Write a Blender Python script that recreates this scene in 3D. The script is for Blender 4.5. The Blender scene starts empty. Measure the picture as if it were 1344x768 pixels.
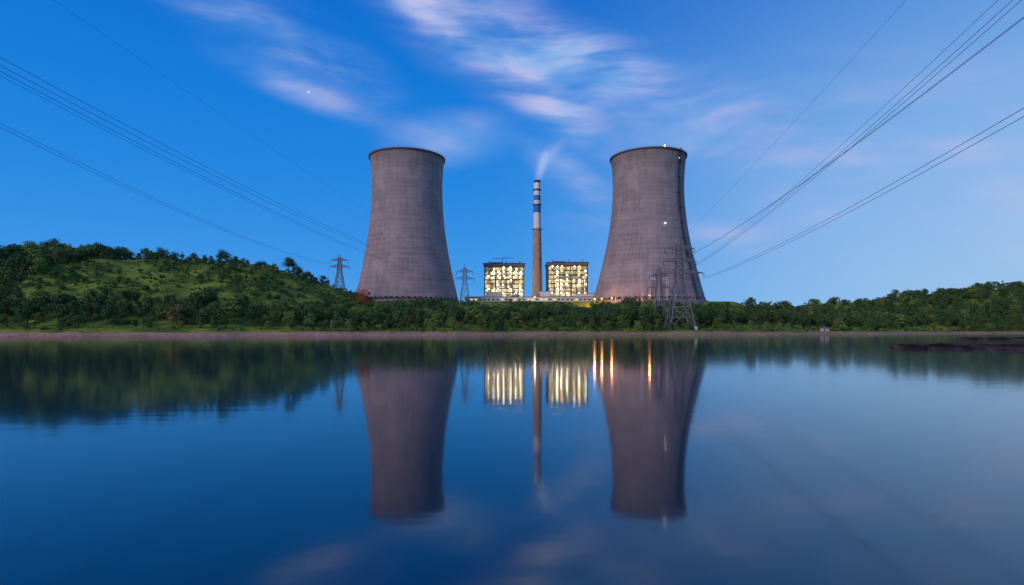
import bpy, math, random
import numpy as np
from mathutils import Vector, Matrix
random.seed(7); rng=np.random.default_rng(11)
scene=bpy.context.scene
scene.view_settings.view_transform='Standard'; scene.view_settings.look='None'; scene.view_settings.exposure=0

# ------------------------------------------------------------ helpers
class NT:
    def __init__(s,tree): s.t=tree; s.n=tree.nodes; s.l=tree.links
    def node(s,typ,**kw):
        n=s.n.new(typ)
        for k,v in kw.items(): setattr(n,k,v)
        return n
    def put(s,sock,v):
        if isinstance(v,bpy.types.NodeSocket): s.l.new(v,sock)
        elif v is not None: sock.default_value=v
    def math(s,op,a,b=None,c=None,clamp=False):
        n=s.node('ShaderNodeMath',operation=op,use_clamp=clamp)
        s.put(n.inputs[0],a); s.put(n.inputs[1],b); s.put(n.inputs[2],c)
        return n.outputs[0]
    def mix(s,f,a,b,blend='MIX'):
        n=s.node('ShaderNodeMix',data_type='RGBA',blend_type=blend)
        s.put(n.inputs['Factor'],f); s.put(n.inputs[6],a); s.put(n.inputs[7],b)
        return n.outputs[2]
    def rng(s,v,a,b,c=0.0,d=1.0,smooth=True):
        n=s.node('ShaderNodeMapRange',interpolation_type='SMOOTHSTEP' if smooth else 'LINEAR')
        s.put(n.inputs[0],v)
        for i,x in enumerate((a,b,c,d)): s.put(n.inputs[i+1],x)
        return n.outputs[0]
    def mapping(s,v,loc=(0,0,0),rot=(0,0,0),scale=(1,1,1),typ='POINT'):
        n=s.node('ShaderNodeMapping',vector_type=typ); s.put(n.inputs['Vector'],v)
        n.inputs['Location'].default_value=loc; n.inputs['Rotation'].default_value=rot; n.inputs['Scale'].default_value=scale
        return n.outputs[0]
    def noise(s,v,scale,detail=4,rough=.55,dist=0):
        n=s.node('ShaderNodeTexNoise'); s.put(n.inputs['Vector'],v)
        n.inputs['Scale'].default_value=scale; n.inputs['Detail'].default_value=detail
        n.inputs['Roughness'].default_value=rough; n.inputs['Distortion'].default_value=dist
        return n.outputs['Fac']
def newmat(name):
    m=bpy.data.materials.new(name); m.use_nodes=True
    t=NT(m.node_tree); b=m.node_tree.nodes['Principled BSDF']
    return m,t,b
def c4(c): return (c[0],c[1],c[2],1)
def simple(name,col,rough=.7,metal=0,var=.25,scale=2.0,emit=None,es=0):
    m,t,b=newmat(name)
    if var:
        co=t.node('ShaderNodeTexCoord').outputs['Object']
        n=t.noise(co,scale,4)
        f=t.rng(n,.3,.7,0,1)
        dark=tuple(x*(1-var) for x in col); lite=tuple(min(1,x*(1+var)) for x in col)
        t.put(b.inputs['Base Color'],t.mix(f,c4(dark),c4(lite)))
    else: b.inputs['Base Color'].default_value=c4(col)
    b.inputs['Roughness'].default_value=rough; b.inputs['Metallic'].default_value=metal
    if emit:
        b.inputs['Emission Color'].default_value=c4(emit); b.inputs['Emission Strength'].default_value=es
    return m
class MB:
    def __init__(s): s.v=[];s.f=[];s.m=[];s.mats=[]
    def mi(s,mat):
        if mat not in s.mats: s.mats.append(mat)
        return s.mats.index(mat)
    def box(s,c,size,mat,rz=0):
        i=len(s.v); hx,hy,hz=[a/2 for a in size]; cr,sr=math.cos(rz),math.sin(rz)
        for dz in(-hz,hz):
            for dx,dy in((-hx,-hy),(hx,-hy),(hx,hy),(-hx,hy)):
                s.v.append((c[0]+dx*cr-dy*sr,c[1]+dx*sr+dy*cr,c[2]+dz))
        for f in((0,3,2,1),(4,5,6,7),(0,1,5,4),(1,2,6,5),(2,3,7,6),(3,0,4,7)):
            s.f.append(tuple(i+k for k in f)); s.m.append(s.mi(mat))
    def bar(s,p,q,r,mat,n=4,r2=None):
        p=Vector(p);q=Vector(q);d=(q-p)
        if d.length<1e-6:return
        d.normalize(); a=d.orthogonal().normalized(); b=d.cross(a)
        r2=r if r2 is None else r2; i=len(s.v)
        for P,R in((p,r),(q,r2)):
            for k in range(n):
                t=2*math.pi*k/n; s.v.append(tuple(P+a*(R*math.cos(t))+b*(R*math.sin(t))))
        m=s.mi(mat)
        for k in range(n):
            k2=(k+1)%n; s.f.append((i+k,i+k2,i+n+k2,i+n+k)); s.m.append(m)
        s.f.append(tuple(i+n-1-k for k in range(n))); s.m.append(m)
        s.f.append(tuple(i+n+k for k in range(n))); s.m.append(m)
    def lathe(s,prof,mat,n=64,c=(0,0)):
        i=len(s.v); m=s.mi(mat)
        for r,z in prof:
            for k in range(n):
                t=2*math.pi*k/n; s.v.append((c[0]+r*math.cos(t),c[1]+r*math.sin(t),z))
        for j in range(len(prof)-1):
            for k in range(n):
                k2=(k+1)%n; s.f.append((i+j*n+k,i+j*n+k2,i+(j+1)*n+k2,i+(j+1)*n+k)); s.m.append(m)
    def obj(s,name,loc=(0,0,0),smooth=False,parent=None):
        me=bpy.data.meshes.new(name); me.from_pydata(s.v,[],s.f)
        for m in s.mats: me.materials.append(m)
        me.polygons.foreach_set('material_index',s.m)
        if smooth: me.polygons.foreach_set('use_smooth',[True]*len(s.f))
        me.update(); o=bpy.data.objects.new(name,me); o.location=loc
        scene.collection.objects.link(o)
        if parent: o.parent=parent
        return o
def ss(x): x=np.clip(x,0,1); return x*x*(3-2*x)

# ------------------------------------------------------------ camera
cam=bpy.data.objects.new('camera',bpy.data.cameras.new('camera')); scene.collection.objects.link(cam)
cam.location=(0,0,3); cam.rotation_euler=(math.radians(90),0,0)
cam.data.lens=20; cam.data.sensor_width=36; cam.data.shift_y=49/1344
cam.data.clip_start=.1; cam.data.clip_end=20000
scene.camera=cam

# ------------------------------------------------------------ world
w=bpy.data.worlds.new('World'); scene.world=w; w.use_nodes=True
t=NT(w.node_tree); w.node_tree.nodes.clear()
out=t.node('ShaderNodeOutputWorld'); bg=t.node('ShaderNodeBackground'); t.l.new(bg.outputs[0],out.inputs[0])
co=t.node('ShaderNodeTexCoord').outputs['Generated']
sep=t.node('ShaderNodeSeparateXYZ'); t.put(sep.inputs[0],co)
az=t.math('ARCTAN2',sep.outputs[0],sep.outputs[1]); el=t.math('ARCSINE',sep.outputs[2])
cmb=t.node('ShaderNodeCombineXYZ'); t.put(cmb.inputs[0],az); t.put(cmb.inputs[1],el); ae=cmb.outputs[0]
def srgb(r,g,b):
    f=lambda c:(c/255/12.92) if c/255<=.04045 else ((c/255+.055)/1.055)**2.4
    return (f(r),f(g),f(b),1)
ramp=t.node('ShaderNodeValToRGB'); t.put(ramp.inputs[0],t.math('DIVIDE',el,math.radians(60)))
cr=ramp.color_ramp; cr.interpolation='B_SPLINE'
stops=[(0,(92,170,238)),(.1,(58,150,234)),(.25,(28,134,226)),(.42,(12,120,218)),(.62,(4,92,194)),(1,(2,54,134))]
cr.elements[0].position=0; cr.elements[0].color=srgb(*stops[0][1]); cr.elements[1].position=1; cr.elements[1].color=srgb(*stops[-1][1])
for p,c in stops[1:-1]:
    e=cr.elements.new(p); e.color=srgb(*c)
fr=t.math('MULTIPLY',t.rng(az,math.radians(-6),math.radians(48)),t.rng(el,math.radians(42),math.radians(2)))
fr=t.math('MULTIPLY',fr,.85)
col=t.mix(fr,ramp.outputs[0],srgb(166,204,238))
# clouds
def AE(px,py):
    dx=(px-672)/747; return math.atan(dx),math.atan((433-py)/747/math.sqrt(1+dx*dx))
wisps=[(650,45,330,85,-24,1.1),(770,80,150,50,-16,1.4),(725,140,130,42,-34,1.2),(360,40,230,70,-26,.6),(385,115,130,24,-14,.7),
 (250,-15,200,40,-14,.6),(745,228,100,32,-34,1.0),(785,298,90,20,-8,.7),(930,150,190,80,-25,.5),(1230,215,330,130,-20,.7),(960,312,120,30,-10,.7),
 (1090,250,230,80,-20,.45),(560,20,130,30,-30,.8)]
def blobs(lst,vec):
    tot=None
    for px,py,rx,ry,a,s in lst:
        A,E=AE(px,py)
        v=t.mapping(vec,(A,E,0),(0,0,math.radians(a)),(rx/747,ry/747,1),'TEXTURE')
        ln=t.node('ShaderNodeVectorMath',operation='LENGTH'); t.put(ln.inputs[0],v)
        m=t.rng(ln.outputs['Value'],1,0,0,s)
        tot=m if tot is None else t.math('ADD',tot,m)
    return tot
wn=t.node('ShaderNodeTexNoise'); t.put(wn.inputs['Vector'],ae); wn.inputs['Scale'].default_value=3; wn.inputs['Detail'].default_value=1
wv=t.node('ShaderNodeVectorMath',operation='MULTIPLY_ADD'); t.put(wv.inputs[0],wn.outputs['Color']); wv.inputs[1].default_value=(.10,.10,0)
t.put(wv.inputs[2],ae)
wa=wv.outputs[0]
n1=t.noise(t.mapping(wa,(.7,0.2,0),(0,0,math.radians(36)),(1.5,10,1)),2.0,5,.6,.1)
n2=t.noise(t.mapping(wa,(3,1,0),(0,0,math.radians(36)),(2.4,6,1)),2.4,3,.5)
tex=t.math('MULTIPLY',t.rng(n1,.28,.68,.08,1),t.rng(n2,.25,.6,.35,1))
wf=t.math('MULTIPLY',blobs(wisps,ae),tex)
soft=[(592,182,115,44,6,.95),(905,172,130,48,14,.5)]
sf=t.math('MULTIPLY',blobs(soft,ae),t.rng(n2,.1,.7,.45,1))
sf=t.math('ADD',sf,blobs([(711,219,30,9,72,.8),(722,203,34,12,40,.45)],ae))
cf=t.math('MULTIPLY',t.math('ADD',wf,sf),.8,clamp=True)
ccol=t.mix(t.rng(n2,.35,.7),srgb(132,178,238),srgb(190,192,234))
col=t.mix(cf,col,ccol)
A,E=AE(405,121)   # evening star
stv=t.mapping(ae,(A,E,0),(0,0,0),(.0024,.0024,1),'TEXTURE'); ln=t.node('ShaderNodeVectorMath',operation='LENGTH'); t.put(ln.inputs[0],stv)
col=t.mix(t.rng(ln.outputs['Value'],1,.2,0,.9),col,(1,.9,.8,1))
sky=t.node('ShaderNodeTexSky',sky_type='NISHITA'); sky.sun_disc=False
sky.sun_elevation=math.radians(3); sky.sun_rotation=math.radians(223)
sk=t.node('ShaderNodeVectorMath',operation='SCALE'); t.put(sk.inputs[0],sky.outputs[0]); sk.inputs['Scale'].default_value=.003
add=t.mix(1.0,col,sk.outputs[0],'ADD')
t.put(bg.inputs[0],add); bg.inputs[1].default_value=.97
w.cycles.sampling_method='MANUAL'; w.cycles.sample_map_resolution=256

sun=bpy.data.objects.new('sun',bpy.data.lights.new('sun','SUN')); scene.collection.objects.link(sun)
sun.data.energy=2.0; sun.data.angle=math.radians(25); sun.data.color=(1,.70,.54)
sd=Vector((-.75,-.8,.46)).normalized(); sun.rotation_euler=sd.to_track_quat('Z','Y').to_euler()

# ------------------------------------------------------------ terrain
def shore(X):
    s=np.interp(X,[-1500,-600,-250,-100,0,150,250,300,350,450,700,1500],[260,220,232,262,290,318,362,385,402,425,440,380])
    return s+4*np.sin(X/23.)+2.2*np.sin(X/9.7+1)+1.1*np.sin(X/4.1)
def height(X,Y):
    X=np.asarray(X,float);Y=np.asarray(Y,float)
    s=shore(X); d=Y-s
    bank=2.3*ss(d/9)
    Hl=np.interp(X,[-1500,-700,-450,-360,-330,-300,-253,-204,-156,-129,-108,-85,-60],[40,50,49,49,52,48,49,45,41,32,22,16,14])
    hl=bank+Hl*ss(np.clip(d/(405-s),0,1))**.8
    drop=ss((Y-430)/120); hl=hl*(1-drop)+26.5*drop
    hc=np.interp(d,[0,9,60,100,150,185],[0,2.2,8.5,13,21,26.5]); 
    hc=np.minimum(hc,np.interp(Y,[0,300,350,390,440,470],[30,5,11,15,20,26.5])); hc=np.maximum(hc,bank*.9)
    Hr=np.interp(X,[190,240,281,320,346,390,440,520,700,1500],[12,12,14,19,27,29,36,38,30,30])
    hr=bank*.8+Hr*ss(np.clip((d-14)/(490-s-14),0,1))
    wl=ss((-60-X)/60); wr=ss((X-170)/60)
    h=hl*wl+hr*wr+hc*(1-wl-wr)
    flat=ss((Y-455)/15)*ss((X+175)/30)*ss((210-X)/30)
    n=1.3*np.sin(X/17+Y/31)+1.0*np.sin(X/11-Y/13+2)+.6*np.sin(X/5.3+Y/7.1)+1.6*np.sin(X/41+1.3)
    h=h+n*ss((d-12)/50)*(1-flat)
    h=h*(1-flat)+26.5*flat
    h=np.where(d<0,np.maximum(-4,d*.12),h)
    far=ss((Y-900)/900); h=np.where(d>0,h*(1-far)+12*far,h)
    nb=ss((-40-Y)/30); h=h*(1-nb)+3*nb
    return h
xs=np.concatenate([[-9000,-5000,-2500,-1500,-1100],np.arange(-850,-480,15),np.arange(-480,540,3.5),np.arange(540,900,15),[1100,1500,2500,5000,9000]])
ys=np.concatenate([[-3000,-1000,-300,-120,-80,-60,-45,-20,60,150],np.arange(200,500,2.5),np.arange(500,700,10),[760,900,1200,1700,2500,4000,7000,12000]])
XX,YY=np.meshgrid(xs,ys); ZZ=height(XX,YY)
nx,ny=len(xs),len(ys)
V=np.stack([XX,YY,ZZ],-1).reshape(-1,3)
I=np.arange(nx*ny).reshape(ny,nx)
F=np.stack([I[:-1,:-1],I[:-1,1:],I[1:,1:],I[1:,:-1]],-1).reshape(-1,4)
me=bpy.data.meshes.new('ground'); me.from_pydata(V.tolist(),[],F.tolist()); me.polygons.foreach_set('use_smooth',[True]*len(F)); me.update()
ground=bpy.data.objects.new('ground',me); scene.collection.objects.link(ground)
m,t,b=newmat('hillside_grass_and_mud')
co=t.node('ShaderNodeTexCoord').outputs['Object']
sp=t.node('ShaderNodeSeparateXYZ'); t.put(sp.inputs[0],co)
g=t.mix(t.rng(t.noise(co,.06,4),.35,.6),(.08,.16,.03,1),(.22,.34,.05,1))
g=t.mix(t.rng(t.noise(co,.6,5,.7),.42,.7,0,.6),g,(.05,.10,.03,1))
g=t.mix(t.rng(t.noise(co,.022,3),.55,.72,0,.5),g,(.25,.27,.08,1))
mud=t.mix(t.rng(t.noise(t.mapping(co,scale=(.3,1,3)),1.0,5,.7),.3,.65),(.20,.115,.085,1),(.55,.37,.28,1))
zz=t.math('ADD',sp.outputs[2],t.math('MULTIPLY',t.noise(co,.12,3),-1.4))
mf=t.math('MULTIPLY',t.rng(zz,1.5,.9),t.math('MULTIPLY',t.rng(sp.outputs[0],60,-60,.7,1),t.rng(t.noise(co,.05,3),.3,.5,.6,1)))
t.put(b.inputs['Base Color'],t.mix(mf,g,mud)); b.inputs['Roughness'].default_value=1; b.inputs['Specular IOR Level'].default_value=.08
bp=t.node('ShaderNodeBump'); bp.inputs['Strength'].default_value=.8; bp.inputs['Distance'].default_value=.5
t.put(bp.inputs['Height'],t.noise(co,1.1,4,.7)); t.put(b.inputs['Normal'],bp.outputs[0])
me.materials.append(m)

# ------------------------------------------------------------ water
m,t,b=newmat('lake_water')
b.inputs['Base Color'].default_value=(.0003,.018,.045,1); b.inputs['Roughness'].default_value=.07; b.inputs['IOR'].default_value=1.62
b.inputs['Specular Tint'].default_value=(.62,.92,1,1)
co=t.node('ShaderNodeTexCoord').outputs['Object']
bp=t.node('ShaderNodeBump'); bp.inputs['Strength'].default_value=.15; bp.inputs['Distance'].default_value=.02
t.put(bp.inputs['Height'],t.noise(t.mapping(co,scale=(.35,.9,1)),1.2,2,.5)); t.put(b.inputs['Normal'],bp.outputs[0])
mb=MB(); mb.v=[(-3000,-60,0),(3000,-60,0),(3000,700,0),(-3000,700,0)]; mb.f=[(0,1,2,3)]; mb.m=[0]; mb.mats=[m]; mb.obj('lake_water')

# mud spits
mudm,t,b=newmat('wet_mud')
co=t.node('ShaderNodeTexCoord').outputs['Object']
t.put(b.inputs['Base Color'],t.mix(t.rng(t.noise(t.mapping(co,scale=(.4,.2,1)),.9,6,.7),.4,.66),(.018,.016,.016,1),(.09,.075,.07,1)))
b.inputs['Roughness'].default_value=1; b.inputs['Specular IOR Level'].default_value=0
bp=t.node('ShaderNodeBump'); bp.inputs['Distance'].default_value=.2; t.put(bp.inputs['Height'],t.noise(co,1.6,5,.7)); t.put(b.inputs['Normal'],bp.outputs[0])
def spit(name,x0,x1,y0,wid,hh,sl):
    mb=MB(); n=110; k=24; mi=mb.mi(mudm)
    for i in range(n+1):
        u=i/n; x=x0+(x1-x0)*u
        wd=wid*(min(1,u*2.2)**.6)*(1+.10*math.sin(x*.5)+.06*math.sin(x*1.7))+.1; yc=y0+1.5*math.sin(x*.11)+sl*(x-x0)
        for j in range(k+1):
            v=j/k*2-1; e=(1-v*v)**.3
            z=hh*e*(.72+.14*math.sin(x*.45+v*3)+.14*math.sin(x*1.1-v*8))+.06*math.sin(x*3+v*17)*e-.05
            mb.v.append((x,yc+v*wd/2,z if abs(v)<1 else -.3))
    for i in range(n):
        for j in range(k):
            a=i*(k+1)+j; mb.f.append((a,a+k+1,a+k+2,a+1)); mb.m.append(0)
    return mb.obj(name,smooth=True)
spit('mud_spit',62,170,92,36,.85,.0)
spit('mud_spit',138,230,176,22,.8,.0)

# ------------------------------------------------------------ cooling towers
def concrete(name):
    m,t,b=newmat(name)
    co=t.node('ShaderNodeTexCoord').outputs['Object']; sp=t.node('ShaderNodeSeparateXYZ'); t.put(sp.inputs[0],co)
    ang=t.math('ARCTAN2',sp.outputs[1],sp.outputs[0])
    cb=t.node('ShaderNodeCombineXYZ'); t.put(cb.inputs[0],ang); t.put(cb.inputs[1],sp.outputs[2]); cyl=cb.outputs[0]
    ring=t.noise(t.mapping(cyl,scale=(.6,.45,1)),1.0,4,.75)
    streak=t.noise(t.mapping(cyl,scale=(26,.03,1)),1.0,4,.65)
    patch=t.noise(t.mapping(cyl,scale=(2.5,.06,1)),1.0,4,.6)
    panel=t.noise(t.mapping(cyl,scale=(9,.5,1)),1.0,4,.75)
    base=t.mix(t.rng(ring,.3,.7),(.215,.19,.21,1),(.33,.295,.315,1))
    base=t.mix(t.rng(streak,.40,.68,0,.6),base,(.15,.135,.15,1))
    base=t.mix(t.rng(patch,.4,.72,0,.6),base,(.41,.365,.38,1))
    base=t.mix(t.rng(panel,.5,.75,0,.45),base,(.19,.165,.18,1))
    base=t.mix(t.math('MULTIPLY',t.rng(sp.outputs[2],108,127,0,.5),t.rng(streak,.3,.6,.4,1)),base,(.13,.115,.125,1))
    line=t.math('FRACT',t.math('DIVIDE',sp.outputs[2],2.6))
    lf=t.rng(t.math('ABSOLUTE',t.math('SUBTRACT',line,.5)),.42,.5)
    base=t.mix(t.math('MULTIPLY',lf,t.rng(panel,.35,.65,.05,.4)),base,(.15,.13,.14,1))
    t.put(b.inputs['Base Color'],base); b.inputs['Roughness'].default_value=.9
    rib=t.math('SINE',t.math('MULTIPLY',ang,90))
    bp=t.node('ShaderNodeBump'); bp.inputs['Strength'].default_value=.3; bp.inputs['Distance'].default_value=.2
    t.put(bp.inputs['Height'],t.math('MULTIPLY',rib,.3)); t.put(b.inputs['Normal'],bp.outputs[0])
    return m
conc=concrete('weathered_concrete')
dark=simple('dark_steel',(.04,.04,.045),.6,.3)
rimm=simple('rim_concrete',(.09,.08,.085),.8)
steel=simple('galvanised_steel',(.16,.17,.19),.5,.6)
lampw=simple('lamp_warm',(.9,.8,.6),.5,0,0,1,(1,.82,.6),40)
lampo=simple('lamp_sodium',(.9,.5,.2),.5,0,0,1,(1,.36,.08),9)
lampr=simple('lamp_red',(.9,.2,.1),.5,0,0,1,(1,.3,.15),12)
def rad(z,rb,rt,H):
    zt=.80*H; thr=rt*.945
    if z<zt: a=(zt)/math.sqrt((rb/thr)**2-1); return thr*math.sqrt(1+((zt-z)/a)**2)
    a=(H-zt)/math.sqrt((rt/thr)**2-1); return thr*math.sqrt(1+((z-zt)/a)**2)
def cooling_tower(x,y,z0,H,rb,rt,ladder=None,lights=()):
    root=bpy.data.objects.new('cooling_tower',None); scene.collection.objects.link(root); root.location=(x,y,z0)
    mb=MB(); leg=3.4; prof=[]
    for i in range(61):
        z=leg+(H-leg)*i/60; prof.append((rad(z,rb,rt,H),z))
    inner=[(r-.9,z) for r,z in reversed(prof)]
    mb.lathe(prof+inner+[prof[0]],conc,160); mb.obj('shell',smooth=True,parent=root)
    mb=MB(); r=rt
    mb.lathe([(r+.02,H-1.2),(r+.7,H-1.1),(r+.9,H+.2),(r-.95,H+.25),(r-.95,H-1.2)],rimm,120)
    for k in range(120):
        a=2*math.pi*k/120; a2=2*math.pi*(k+1)/120
        p=((r+.8)*math.cos(a),(r+.8)*math.sin(a),H+.2); q=(p[0],p[1],H+1.3)
        mb.bar(p,q,.05,dark); mb.bar(q,((r+.8)*math.cos(a2),(r+.8)*math.sin(a2),H+1.3),.05,dark)
    mb.obj('rim_walkway',parent=root)
    mb=MB(); n=60; r0=rad(leg,rb,rt,H); r1=r0+1.2
    for k in range(n):
        a=2*math.pi*k/n
        for s in(-1,1):
            b2=a+s*math.pi/n
            mb.bar((r1*math.cos(a),r1*math.sin(a),0),((r0-.4)*math.cos(b2),(r0-.4)*math.sin(b2),leg+.3),.4,conc,6)
    mb.lathe([(r1+1.6,-3),(r1+1.6,.9),(r1+1.1,.9),(r1+1.1,-3)],conc,96)
    mb.obj('support_struts',parent=root)
    if ladder is not None:
        mb=MB(); a=ladder; prev=None
        for i in range(70):
            z=1+(H+1.5-1)*i/69; rr=rad(max(z,leg),rb,rt,H)
            P=[Vector(((rr+o)*math.cos(a)+s*-math.sin(a),(rr+o)*math.sin(a)+s*math.cos(a),z)) for o in(.3,1.5) for s in(-.8,.8)]
            if prev:
                for p,q in zip(prev,P): mb.bar(p,q,.13,dark)
                mb.bar(prev[2],P[3],.1,dark); mb.bar(prev[0],P[2],.1,dark); mb.bar(prev[3],P[1],.1,dark)
            if i%7==0: mb.box(((rr+1.0)*math.cos(a),(rr+1.0)*math.sin(a),z),(2.2,2.4,.3),dark,a)
            prev=P
        mb.obj('access_stair',parent=root)
    mb=MB()
    for a,z,mat,sz in lights:
        rr=rad(min(z,H),rb,rt,H)+1.2
        c=(rr*math.cos(a),rr*math.sin(a),z)
        mb.bar((c[0],c[1],c[2]-sz),(c[0],c[1],c[2]+sz),sz,mat,8); mb.bar((c[0]-1.2*math.cos(a),c[1]-1.2*math.sin(a),z-.2),(c[0],c[1],z-.2),.1,dark)
    if lights: mb.obj('obstruction_lamps',parent=root)
    return root
d2=math.radians
cooling_tower(-92,500,26.5,126.5,45.3,32.3,None,[])
cooling_tower(119.5,500,26.5,127,48.8,32.3,d2(-50),[(d2(-80),127.8,lampw,.24),(d2(-80),64,lampw,.2),(d2(-52),120,lampr,.18)])

# ------------------------------------------------------------ chimney
white=simple('white_paint',(.75,.75,.76),.6,0,.08,.3); blue=simple('blue_paint',(.02,.15,.42),.6,0,.15,.3)
chc=simple('chimney_concrete',(.40,.30,.22),.85,0,.18,.25)
mb=MB(); Hc=120.5
def cr_(z): return 5.4+(3.1-5.4)*(z/Hc)**.85
def seg(z0,z1,mat): mb.lathe([(cr_(z0+(z1-z0)*i/6),z0+(z1-z0)*i/6) for i in range(7)],mat,40)
cuts=[0,74,90,98,102,107,112,Hc]; mats=[chc,white,blue,white,blue,white,rimm]
for a,b_,mm in zip(cuts[:-1],cuts[1:],mats): seg(a,b_,mm)
mb.lathe([(cr_(113)+.03,113),(cr_(119)+.03,119)],white,40)
mb.lathe([(3.1,Hc),(3.4,Hc+.2),(3.4,Hc+1),(2.4,Hc+1),(2.4,Hc-6)],dark,40)
for z in(74,98,112):
    r=cr_(z); mb.lathe([(r,z-.3),(r+1.0,z-.2),(r+1.0,z),(r,z)],dark,40)
    mb.lathe([(r+.95,z+1),(r+1.0,z+1.0),(r+1.0,z+1.15),(r+.95,z+1.15)],dark,40)
for k in range(60): mb.bar((cr_(k*2)*.5+.2,-cr_(k*2)*.87-.2,k*2),(cr_(k*2+2)*.5+.2,-cr_(k*2+2)*.87-.2,k*2+2),.15,dark)
mb.obj('chimney_stack',(24.5,553,26.5),smooth=False)

# ------------------------------------------------------------ boiler houses
def glow(name,c,s,sc=1.3,lo=.3):
    m,t,b=newmat(name)
    co=t.node('ShaderNodeTexCoord').outputs['Object']
    n=t.noise(t.mapping(co,scale=(1,1,1.2)),sc,4,.75)
    b.inputs['Base Color'].default_value=(.25,.25,.22,1)
    b.inputs['Emission Color'].default_value=c4(c)
    t.put(b.inputs['Emission Strength'],t.rng(n,.36,.66,lo*s,s*1.6))
    m.cycles.emission_sampling='NONE'
    return m
gl=[glow('lit_interior_white',(1,.82,.52),1.25),glow('lit_interior_yellow',(1,.70,.30),.95),glow('lit_interior_green',(.80,.78,.36),.7),glow('lit_interior_dim',(.75,.6,.34),.45),glow('faint_glow_interior',(.6,.52,.36),.2)]  # all panels emit, even the faintest; their glow stands in for lamplight inside
frame=simple('painted_steel_frame',(.13,.12,.11),.6,.2); roofm=simple('roof_sheeting',(.14,.15,.18),.7); cas=simple('boiler_casing',(.3,.3,.28),.6)
lampb=simple('work_light',(.9,.9,.8),.5,0,0,1,(1,.90,.70),48); lampb.cycles.emission_sampling='NONE'
lampg=simple('work_light_mercury',(.8,.9,.8),.5,0,0,1,(.72,1,.62),30); lampg.cycles.emission_sampling='NONE'
lampy=simple('work_light_sodium',(.9,.7,.4),.5,0,0,1,(1,.55,.15),36); lampy.cycles.emission_sampling='NONE'
def boiler_house(x,y,z,w,d,h,weights,crane):
    mb=MB(); nx=7; nz=9; fh=h/nz
    for j in range(nz+1):
        zz=j*fh
        mb.box((0,0,zz),(w+1.2,d+1.2,.5),frame)
        if j<nz:
            for sy in(-1,1):
                mb.bar((-w/2-.7,sy*(d/2+.7),zz+1.4),(w/2+.7,sy*(d/2+.7),zz+1.4),.06,steel)
            for i in range(nx*2):
                xx=-w/2+w*(i+.5)/(nx*2)
                wt=weights(i/(nx*2),j/nz)
                mat=random.choices(gl,wt)[0]
                if random.random()<.8: mb.box((xx+random.uniform(-.3,.3),-d/2+1.6+random.random()*4,zz+.3+(fh-.6)/2*random.uniform(.8,1)),(w/(nx*2)-random.uniform(-.2,.7),.5,(fh-.6)*random.uniform(.7,1)),mat)
                mat=random.choices(gl,wt)[0]
                for yy in(d/2-2.5,-d/2+7): mb.box((xx,yy,zz+fh/2),(w/(nx*2)-.02,.5,fh-.6),mat)
            for i in range(10):
                yy=-d/2+d*(i+.5)/10
                for sx in(-1,1):
                    mb.box((sx*(w/2-2.5),yy,zz+fh/2),(.5,d/10-.3,fh-.6),random.choices(gl,weights(.5,j/nz))[0])
    for i in range(nx+1):
        xx=-w/2+w*i/nx
        for yy in(-d/2,0,d/2):
            mb.box((xx,yy,h/2),(1.0 if i in(0,nx) else .6,.7,h-.01),frame)
    for i in range(5):
        yy=-d/2+d*(i+.5)/5
        for sx in(-1,1): mb.box((sx*(w/2+.02),yy,h/2),(.6,.6,h-.02),frame)
    for j in range(0,nz-1,2):
        for a in(0,nx-1,3):
            xa=-w/2+w*a/nx; xb=xa+w/nx; yy=-d/2-.45
            mb.bar((xa,yy,j*fh),(xb,yy,(j+2)*fh),.15,frame); mb.bar((xb,yy,j*fh),(xa,yy,(j+2)*fh),.15,frame)
    for k in range(20):
        xx=random.uniform(-w/2+1,w/2-1); z0=random.uniform(0,h*.6); mb.bar((xx,-d/2+.9,z0),(xx,-d/2+.9,z0+random.uniform(5,14)),random.uniform(.15,.5),cas,8)
    for k in range(14):
        zz=random.uniform(2,h-4); x0=random.uniform(-w/2,w/4); mb.bar((x0,-d/2+.6,zz),(x0+random.uniform(6,16),-d/2+.6,zz),random.uniform(.12,.35),cas,8)
    mb.box((0,0,h+1.6),(w+2,d+2,2.4),roofm); mb.box((0,0,h+3.05),(w+3.2,d+3.2,.45),frame)
    mb.box((-w*.2,2,h+4.4),(w*.3,d*.5,2.2),roofm); mb.box((w*.25,-2,h+4.0),(w*.2,d*.3,1.4),roofm)
    for xx in(-w*.38,w*.05,w*.4): mb.bar((xx,-d*.3,h+3.2),(xx,-d*.3,h+6.4),.5,roofm,10)
    for i in range(14):
        xx=-w/2+w*i/13; mb.bar((xx,-d/2-1.3,h+3),(xx,-d/2-1.3,h+4.2),.07,steel)
    mb.bar((-w/2,-d/2-1.3,h+4.2),(w/2,-d/2-1.3,h+4.2),.08,steel)
    if crane:
        mb.bar((-2,0,h+5),(-2,0,h+10.5),.4,steel); mb.bar((-12,0,h+9.6),(9,0,h+10.2),.3,steel); mb.bar((-2,0,h+11.5),(9,0,h+10.2),.12,steel)
    for i in range(nx):
        xx=-w/2+w*(i+.5)/nx+random.uniform(-1.2,1.2)
        for j in range(nz):
            if random.random()<.62:
                mb.box((xx+random.uniform(-.6,.6),-d/2-.2,(j+.82)*fh),(.62,.4,.5),random.choices([lampb,lampg,lampy],(5,.8,1.4) if crane else (3.5,1.6,2.6))[0])
    return mb.obj('boiler_house',(x,y,z))
boiler_house(-7.5,560,26.5,37.5,30,37,lambda u,v:(5,3,1,1,.6) if v<.85 else (2,2,2,2,2),True)
boiler_house(53.5,560,26.5,37.5,30,38,lambda u,v:((4,4,1.5,1,.6) if v<.66 else (.8,1.5,3,3,1.5)),False)

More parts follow.
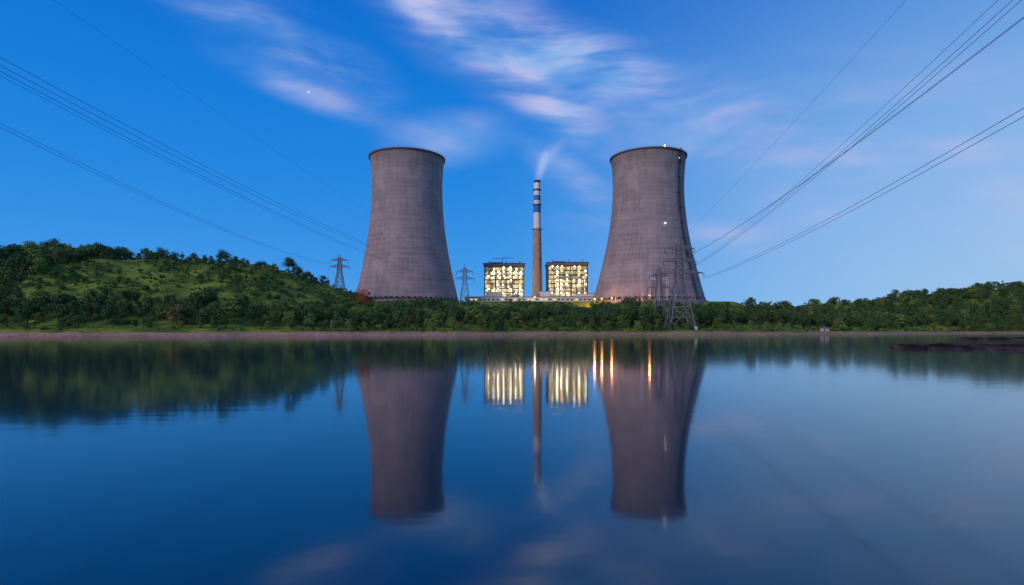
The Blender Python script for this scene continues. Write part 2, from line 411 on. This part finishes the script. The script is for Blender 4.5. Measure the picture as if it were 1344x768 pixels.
wallw=simple('pale_render',(.62,.62,.64),.8,0,.1,.2); glass=simple('dark_glazing',(.03,.04,.06),.2)
mb=MB(); W=132
mb.box((0,0,3.2),(W,14,6.4),wallw); mb.box((0,0,6.7),(W+1,15,.5),roofm)
for i in range(33):
    xx=-W/2+2+i*4
    mb.box((xx,-7.01,4.3),(2.4,.12,1.4),gl[1] if random.random()<.3 else glass)
    mb.box((xx+2,-7.15,3.2),(.35,.3,6.39),wallw)
for xx,ww,hh in((-40,14,4),(8,10,5),(45,18,3)): mb.box((xx,2,7+hh/2),(ww,8,hh),wallw); mb.box((xx,2,7.15+hh),(ww+.8,8.8,.3),roofm)
mb.obj('turbine_hall',(23,528,26.5))

# ------------------------------------------------------------ pylons
def pylon(name,x,y,z,H,bw,ww,waist,arms,mat=steel,th=.17,peak=3.0):
    mb=MB()
    def half(zz):
        if zz<waist: return (bw+(ww-bw)*zz/waist)/2
        return (ww+(ww*.55-ww)*(zz-waist)/(H-waist))/2
    levels=[0]; 
    while levels[-1]<H-peak-1: levels.append(min(H-peak,levels[-1]+max(2.0,half(levels[-1])*1.7)))
    def corners(zz): h=half(zz); return [Vector((sx*h,sy*h,zz)) for sx,sy in((-1,-1),(1,-1),(1,1),(-1,1))]
    for a,b in zip(levels[:-1],levels[1:]):
        A=corners(a);B=corners(b)
        for k in range(4):
            k2=(k+1)%4
            mb.bar(A[k],B[k],th,mat); mb.bar(A[k],B[k2],th*.55,mat); mb.bar(A[k2],B[k],th*.55,mat); mb.bar(B[k],B[k2],th*.6,mat)
            if b-a>5:
                M=(A[k]+B[k2]+A[k2]+B[k])/4
                mb.bar((A[k]+B[k])/2,M,th*.4,mat); mb.bar((A[k2]+B[k2])/2,M,th*.4,mat)
    tips=[]
    top=corners(levels[-1])
    for c in top: mb.bar(c,(0,0,H),th*.7,mat)
    for za,L in arms:
        h=half(za); h2=half(min(za+2.4,H-peak))
        for s in(-1,1):
            tip=Vector((s*L,0,za+.3))
            for sy in(-1,1):
                lo=Vector((s*h,sy*h,za)); up=Vector((s*h2,sy*h2,za+2.4))
                mb.bar(lo,tip,th*.7,mat); mb.bar(up,tip,th*.6,mat)
                n=5
                for i in range(n):
                    p=lo.lerp(tip,i/n); q=up.lerp(tip,(i+.5)/n); r=lo.lerp(tip,(i+1)/n); mb.bar(p,q,th*.4,mat); mb.bar(q,r,th*.4,mat)
            for i in range(5):
                p=Vector((s*h,-h,za)).lerp(tip,i/5); q=Vector((s*h,h,za)).lerp(tip,(i+1)/5); mb.bar(p,q,th*.4,mat)
            mb.bar(tip,tip-Vector((0,0,2.6)),.16,glass,6)
            tips.append(Vector((x,y,z))+tip-Vector((0,0,2.7)))
    for c in corners(0): mb.box((c.x,c.y,-.4),(1.4,1.4,1.8),wallw)
    mb.obj(name,(x,y,z)); return tips
def G(x,y): return float(height(x,y))
psteel=simple('pylon_steel',(.15,.17,.21),.6,.1)
main_=pylon('electricity_pylon',96,326,G(96,326)+.4,50.5,14,4.6,26,[(31,14),(38,9.5),(45,8.5)],psteel,th=.36)
pylon('electricity_pylon',90,348,G(90,348)+.4,36,10,3.4,20,[(22,7),(29,6)],psteel,th=.24)
cen_=pylon('electricity_pylon',-37.5,452,G(-37.5,452)+.3,31,7.5,2.8,18,[(19,8),(24.5,6.5)],psteel,th=.28)
left_=pylon('electricity_pylon',-131,432,G(-131,432),27,7,2.8,14,[(17,8),(22,6.5)],psteel,th=.28)

cable=simple('aluminium_cable',(.10,.11,.14),.6,.1,0)
def spans(lst,name='power_line'):
    mb=MB()
    for (A,M,sag,r) in lst:
        A=Vector(A);M=Vector(M); k=4*sag/(A.y-M.y)**2; prev=None
        yend=-40; n=46
        for i in range(n+1):
            yy=A.y+(yend-A.y)*i/n; u=(yy-A.y)/(M.y-A.y)
            p=Vector((A.x+(M.x-A.x)*u,yy,A.z+(M.z-A.z)*u+k*(yy-A.y)*(yy-M.y)))
            if prev: mb.bar(prev,p,r,cable,4)
            prev=p
    return mb.obj(name)
T=main_
spans([(T[3],(89,100,60.5),3,.05),(T[3]+Vector((.4,0,.5)),(89.4,100,62.2),3,.05),(T[5],(90,100,57.8),2.5,.05),(T[5]+Vector((.4,0,.5)),(90.6,100,58.5),2.5,.05),
 (T[3]+Vector((0,0,1)),(86,100,61.5),3,.04),(T[1],(90,100,42.0),2.5,.06),(T[1]+Vector((.4,0,-.4)),(90.5,100,40.8),2.5,.06)])
spans([((96,326,54),(69.3,100,61),1,.025)],'earth_wire')
T=cen_
spans([(T[2],(-108,120,60.5),6,.055),(T[2]+Vector((0,0,-.6)),(-108,120,58.8),6,.055),(T[0],(-108,120,57.6),6,.055),(T[0]+Vector((0,0,-.6)),(-108,120,56.6),6,.04)])
spans([((-37,452,55),(-80.6,100,61),4,.02)],'earth_wire')
T=left_
spans([(T[2],(-135,150,57.5),5,.055),(T[2]+Vector((0,0,-.6)),(-135,150,56.4),5,.055)])

# switchyard gantry
gal=simple('switchyard_steel',(.50,.51,.56),.5,.1)
mb=MB()
def lattice_post(x,y,h,w=1.2):
    n=int(h/1.8)
    for i in range(n):
        a=h*i/n;b_=h*(i+1)/n
        C=[(x+sx*w/2,y+sy*w/2) for sx,sy in((-1,-1),(1,-1),(1,1),(-1,1))]
        for k in range(4):
            k2=(k+1)%4; mb.bar((*C[k],a),(*C[k],b_),.13,gal); mb.bar((*C[k],a),(*C[k2],b_),.07,gal)
posts=[(-18,0,15),(-12,3,18),(-6,0,17),(2,0,34),(9,3,29),(15,0,25),(22,0,25),(29,3,18)]
for x,y,h in posts: lattice_post(x,y,h)
for (xa,ya,ha),(xb,yb,hb) in zip(posts[:-1],posts[1:]):
    hh=min(ha,hb)-1
    for o in(0,-1.2): mb.bar((xa,ya,hh+o),(xb,yb,hh+o),.12,gal)
    for i in range(4):
        u=i/4; mb.bar((xa+(xb-xa)*u,ya+(yb-ya)*u,hh),(xa+(xb-xa)*(u+.25),ya+(yb-ya)*(u+.25),hh-1.2),.07,gal)
for i in range(12):
    x=-20+i*4.4; mb.bar((x,-4,0),(x,-4,7.5),.15,gal); mb.bar((x,-4,7.5),(x,-4,9.6),.22,glass,8); mb.box((x,-4,9.9),(1.2,.5,.3),gal)
mb.obj('switchyard_gantry',(100,447,20))

for x,y,h,mat,colr,e in((66,456,6.5,lampo,(1,.35,.1),6000),(72,458,6,lampo,(1,.38,.1),6000),(79,452,7.5,lampo,(1,.3,.1),5000),(106,440,10,lampo,(1,.35,.1),2500),(20,500,5,lampo,(1,.8,.5),2500)):
    mb=MB(); z=G(x,y); mb.bar((0,0,0),(0,0,h),.1,steel,6,.06); mb.bar((0,0,h),(0,-1.6,h+.4),.06,steel,6); mb.box((0,-1.8,h+.3),(1.0,.8,.35),mat)
    o=mb.obj('yard_lamp',(x,y,z))
    L=bpy.data.lights.new('bulb','POINT'); L.energy=e; L.color=colr; L.shadow_soft_size=.4
    lo=bpy.data.objects.new('bulb',L); scene.collection.objects.link(lo); lo.parent=o; lo.location=(0,-1.8,h-.2)
    lo.visible_glossy=True

roof_t=simple('grey_roof',(.12,.12,.13),.8)
def house(name,x,y,w,d,h):
    z=G(x,y)-.3; mb=MB(); mb.box((0,0,h/2),(w,d,h),wallw)
    i=len(mb.v); e=.4; k=mb.mi(roof_t)
    mb.v+=[(-w/2-e,-d/2-e,h),(w/2+e,-d/2-e,h),(w/2+e,d/2+e,h),(-w/2-e,d/2+e,h),(-w/2-e,0,h+d*.3),(w/2+e,0,h+d*.3)]
    for f in((0,1,5,4),(2,3,4,5),(0,4,3),(1,2,5),(0,3,2,1)): mb.f.append(tuple(i+q for q in f)); mb.m.append(k)
    mb.box((-w*.25,-d/2-.03,1.2),(.9,.1,1.9),dark); mb.box((w*.22,-d/2-.03,h*.6),(.9,.1,.9),glass)
    return mb.obj(name,(x,y,z))
house('pump_house',194,float(shore(194))+11,3.6,3,2.1)

# ------------------------------------------------------------ vegetation
def leafmat(name,c1,c2,c3):
    m,t,b=newmat(name)
    oi=t.node('ShaderNodeObjectInfo'); tc=t.node('ShaderNodeTexCoord')
    c=t.mix(oi.outputs['Random'],c4(c1),c4(c2))
    c=t.mix(t.rng(t.noise(tc.outputs['Object'],.9,1),.35,.68,0,.8),c,c4(c3))
    t.put(b.inputs['Base Color'],c); b.inputs['Roughness'].default_value=.8
    b.inputs['Specular IOR Level'].default_value=.2
    return m
leaf_d=leafmat('foliage_dark',(.026,.078,.034),(.065,.15,.045),(.085,.18,.055))
leaf_l=leafmat('foliage_light',(.08,.17,.04),(.16,.28,.06),(.22,.33,.08))
leaf_y=leafmat('foliage_autumn',(.15,.12,.05),(.18,.17,.06),(.22,.20,.08))
leaf_r=leafmat('foliage_red',(.30,.07,.04),(.34,.09,.04),(.38,.13,.05))
bark=simple('bark',(.09,.07,.06),.9,0,0)
def tree_mesh(name,H,rx,kind,leafm,nb,nl,ls,seed):
    r=random.Random(seed); R=np.random.default_rng(seed); mb=MB()
    lean=(r.uniform(-.5,.5),r.uniform(-.5,.5)); cz=H*(.57 if kind!='shrub' else .45); rz=H*(.43 if kind!='shrub' else .5)
    bl=[]
    for i in range(nb):
        while True:
            p=np.array([r.uniform(-1,1),r.uniform(-1,1),r.uniform(-1,1)])
            if np.linalg.norm(p)<1: break
        zz=p[2]
        if kind=='cone': k=.25+.75*(1-(zz+1)/2)
        elif kind=='umbrella': k=1; zz=abs(zz)*1.0-.25
        else: k=1
        bl.append((np.array([p[0]*rx*k*.8+lean[0],p[1]*rx*k*.8+lean[1],cz+zz*rz*.85]),rx*r.uniform(.24,.5)*(k**.5)))
    if kind!='shrub':
        top=Vector((lean[0],lean[1],H*.75)); mid=Vector((lean[0]*.3,lean[1]*.3,H*.35))
        mb.bar((0,0,-1),mid,H*.028,bark,6,H*.02); mb.bar(mid,top,H*.02,bark,6,H*.006)
        for c,q in bl[:9]:
            u=r.uniform(0,.7); mb.bar(mid.lerp(top,u),tuple(c),H*.009,bark,5,H*.003)
    else:
        for c,q in bl[:5]: mb.bar((0,0,-.4),tuple(c),.08,bark,4,.02)
    mi=mb.mi(leafm)
    for c,q in bl:
        d=R.normal(size=(nl,3)); d/=np.linalg.norm(d,axis=1)[:,None]
        rr=q*(R.uniform(.15,1.2,nl)**.5)[:,None]; P=c+d*rr*np.array([1,1,.8])
        nrm=d*.8+R.normal(size=(nl,3))*.6+np.array([0,0,.35]); nrm/=np.linalg.norm(nrm,axis=1)[:,None]
        a=np.cross(nrm,R.normal(size=(nl,3))); a/=np.linalg.norm(a,axis=1)[:,None]; b_=np.cross(nrm,a)
        s=(ls*R.uniform(.6,1.3,nl))[:,None]
        for p,u,v in zip(P,a*s,b_*s*.6):
            i=len(mb.v); mb.v+= [tuple(p-u),tuple(p-v),tuple(p+u),tuple(p+v)]; mb.f.append((i,i+1,i+2,i+3)); mb.m.append(mi)
    me=bpy.data.meshes.new(name); me.from_pydata(mb.v,[],mb.f)
    for m in mb.mats: me.materials.append(m)
    me.polygons.foreach_set('material_index',mb.m); me.update(); return me
def proto(coll,i,me):
    o=bpy.data.objects.new(f'{coll.name}_{i}',me); coll.objects.link(o); return o
ct=bpy.data.collections.new('tree_kinds'); cs=bpy.data.collections.new('shrub_kinds')
specs=[(10,4.2,'round',leaf_d),(11,3.6,'round',leaf_d),(9,4.6,'round',leaf_d),(12,3.0,'cone',leaf_d),(10,4.0,'round',leaf_l),(9,3.6,'umbrella',leaf_d),(9,3.2,'round',leaf_y)]
for i,(H,rx,k,lm) in enumerate(specs): proto(ct,i,tree_mesh(f'tree_kind_{i}',H,rx,k,lm,16,48,.40,100+i))
for i,lm in enumerate((leaf_d,leaf_l,leaf_d,leaf_y)): proto(cs,i,tree_mesh(f'shrub_kind_{i}',2.4,1.9,'shrub',lm,7,22,.3,200+i))
def scatter(name,coll,P,S,R,K):
    me=bpy.data.meshes.new(name); me.from_pydata([tuple(p) for p in P],[],[])
    for nm,typ,dat in(('scl','FLOAT',S),('rz','FLOAT',R),('kind','INT',K)):
        a=me.attributes.new(nm,typ,'POINT'); a.data.foreach_set('value',np.asarray(dat,dtype=np.float32 if typ=='FLOAT' else np.int32))
    o=bpy.data.objects.new(name,me); scene.collection.objects.link(o)
    ng=bpy.data.node_groups.new(name+'_scatter','GeometryNodeTree')
    ng.interface.new_socket('Geometry',in_out='INPUT',socket_type='NodeSocketGeometry'); ng.interface.new_socket('Geometry',in_out='OUTPUT',socket_type='NodeSocketGeometry')
    n=ng.nodes; l=ng.links; gi=n.new('NodeGroupInput'); go=n.new('NodeGroupOutput'); ci=n.new('GeometryNodeCollectionInfo')
    ci.inputs['Collection'].default_value=coll; ci.inputs['Separate Children'].default_value=True; ci.inputs['Reset Children'].default_value=True
    iop=n.new('GeometryNodeInstanceOnPoints'); iop.inputs['Pick Instance'].default_value=True
    def attr(nm,tp):
        a=n.new('GeometryNodeInputNamedAttribute'); a.data_type=tp; a.inputs['Name'].default_value=nm; return [q for q in a.outputs if q.name=='Attribute' and q.enabled][0]
    l.new(gi.outputs[0],iop.inputs['Points']); l.new(ci.outputs[0],iop.inputs['Instance']); l.new(attr('kind','INT'),iop.inputs['Instance Index'])
    cx=n.new('ShaderNodeCombineXYZ'); l.new(attr('rz','FLOAT'),cx.inputs[2]); l.new(cx.outputs[0],iop.inputs['Rotation'])
    l.new(attr('scl','FLOAT'),iop.inputs['Scale']); l.new(iop.outputs[0],go.inputs[0])
    md=o.modifiers.new('scatter','NODES'); md.node_group=ng; print(name,len(P)); return o
def grid_pts(x0,x1,y0,y1,sp):
    gx,gy=np.meshgrid(np.arange(x0,x1,sp),np.arange(y0,y1,sp)); X=gx.ravel()+rng.uniform(-.5,.5,gx.size)*sp; Y=gy.ravel()+rng.uniform(-.5,.5,gx.size)*sp; return X,Y
def vnoise(X,Y,s): return np.sin(X/s+1.3*np.sin(Y/s*.8))+np.sin(Y/s*1.1+1.7*np.sin(X/s*.6+2))
X,Y=grid_pts(-520,560,215,505,6.2); s=shore(X); d=Y-s; Z=height(X,Y)
grass=(ss((X+275)/25)*ss((-105-X)/15)*(Z>15)*(Z<60)).astype(float)
dens=np.where(grass>.5,.04+.42*(vnoise(X,Y,15)>.95),.95)
crest=(np.abs(Y-408)<16)&(X<-140); dens=np.where(crest,.6,dens)
dens=np.where((X>105)&(X<330)&(d<34),.10,dens)
yard=(Y>455)&(X>-165)&(X<200)
hidden=(Y>432)&(X<-165)
keep=(d>9)&(rng.random(X.size)<dens)&(~yard)&(~hidden)&(np.hypot(X-96,Y-326)>8.5)&~((X>-165)&(X<-150)&(Y>446))
X,Y,Z,d,grass,crest=[q[keep] for q in(X,Y,Z,d,grass,crest)]
S=rng.uniform(.6,1.15,X.size)*np.where(rng.random(X.size)<.12,1.25,1); S*=np.where(d<18,.6,1); S*=np.where(grass>.5,.62,1); S*=np.where(crest&(grass<.5),rng.uniform(.6,1,X.size),1)
K=rng.choice(7,X.size,p=[.25,.21,.19,.1,.16,.07,.02])
Hh=np.array([10,11,9,12,10,9.,9])[K]
lim=np.where((X>-140)&(X<190),3+Y*(.050+.004*np.sin(X/13.)+.003*np.sin(X/4.7)+np.where(np.abs(X/Y-.04)<.10,-.004,.003)),999)-Z
S=np.minimum(S,lim/Hh*rng.uniform(.8,1.05,X.size)); ok=S>.14; X,Y,Z,S,K=X[ok],Y[ok],Z[ok],S[ok],K[ok]
scatter('forest',ct,np.stack([X,Y,Z-.2],1),S,rng.uniform(0,6.28,X.size),K)
X,Y=grid_pts(-480,520,215,455,3.4); s=shore(X); d=Y-s; Z=height(X,Y)
openg=((X>-290)&(X<-95)&(Z>14))|(d<16)|((X>-140)&(X<200)&(Y>425))|((X>100)&(X<340)&(d<40))
p=np.where(openg,np.where(vnoise(X,Y,9)>.2,.75,.2),.10); keep=(d>7.5)&(rng.random(X.size)<p)&(np.hypot(X-96,Y-326)>5)
X,Y,Z,d=X[keep],Y[keep],Z[keep],d[keep]
scatter('shrubs',cs,np.stack([X,Y,Z-.15],1),rng.uniform(.35,1.3,X.size)*np.where(d<14,.7,1),rng.uniform(0,6.28,X.size),rng.choice(4,X.size,p=[.32,.36,.27,.05]))
def place(name,x,y,H,me,h0):
    o=bpy.data.objects.new(name,me); scene.collection.objects.link(o); o.location=(x,y,G(x,y)-.8); s=H/h0; o.scale=(s,s,s); o.rotation_euler=(0,0,random.uniform(0,6)); return o
sky_me=[tree_mesh('crest_tree_a',11,5.4,'umbrella',leaf_d,26,85,.3,301),tree_mesh('crest_tree_b',11,4.4,'round',leaf_d,22,85,.3,302)]
for i,(x,y,H) in enumerate([(-327,402,15),(-316,405,13),(-345,400,11),(-297,404,9),(-249,403,13),(-240,405,10),(-206,404,12),(-176,404,9),(-158,402,13),(-152,405,9),(-143,398,9),(-270,404,8)]):
    place('broadleaf_tree',x,y,H,sky_me[i%2],11)
place('red_leaf_tree',-103.5,396,13,tree_mesh('red_tree',10,4.4,'round',leaf_r,16,85,.32,303),10)
print('done')
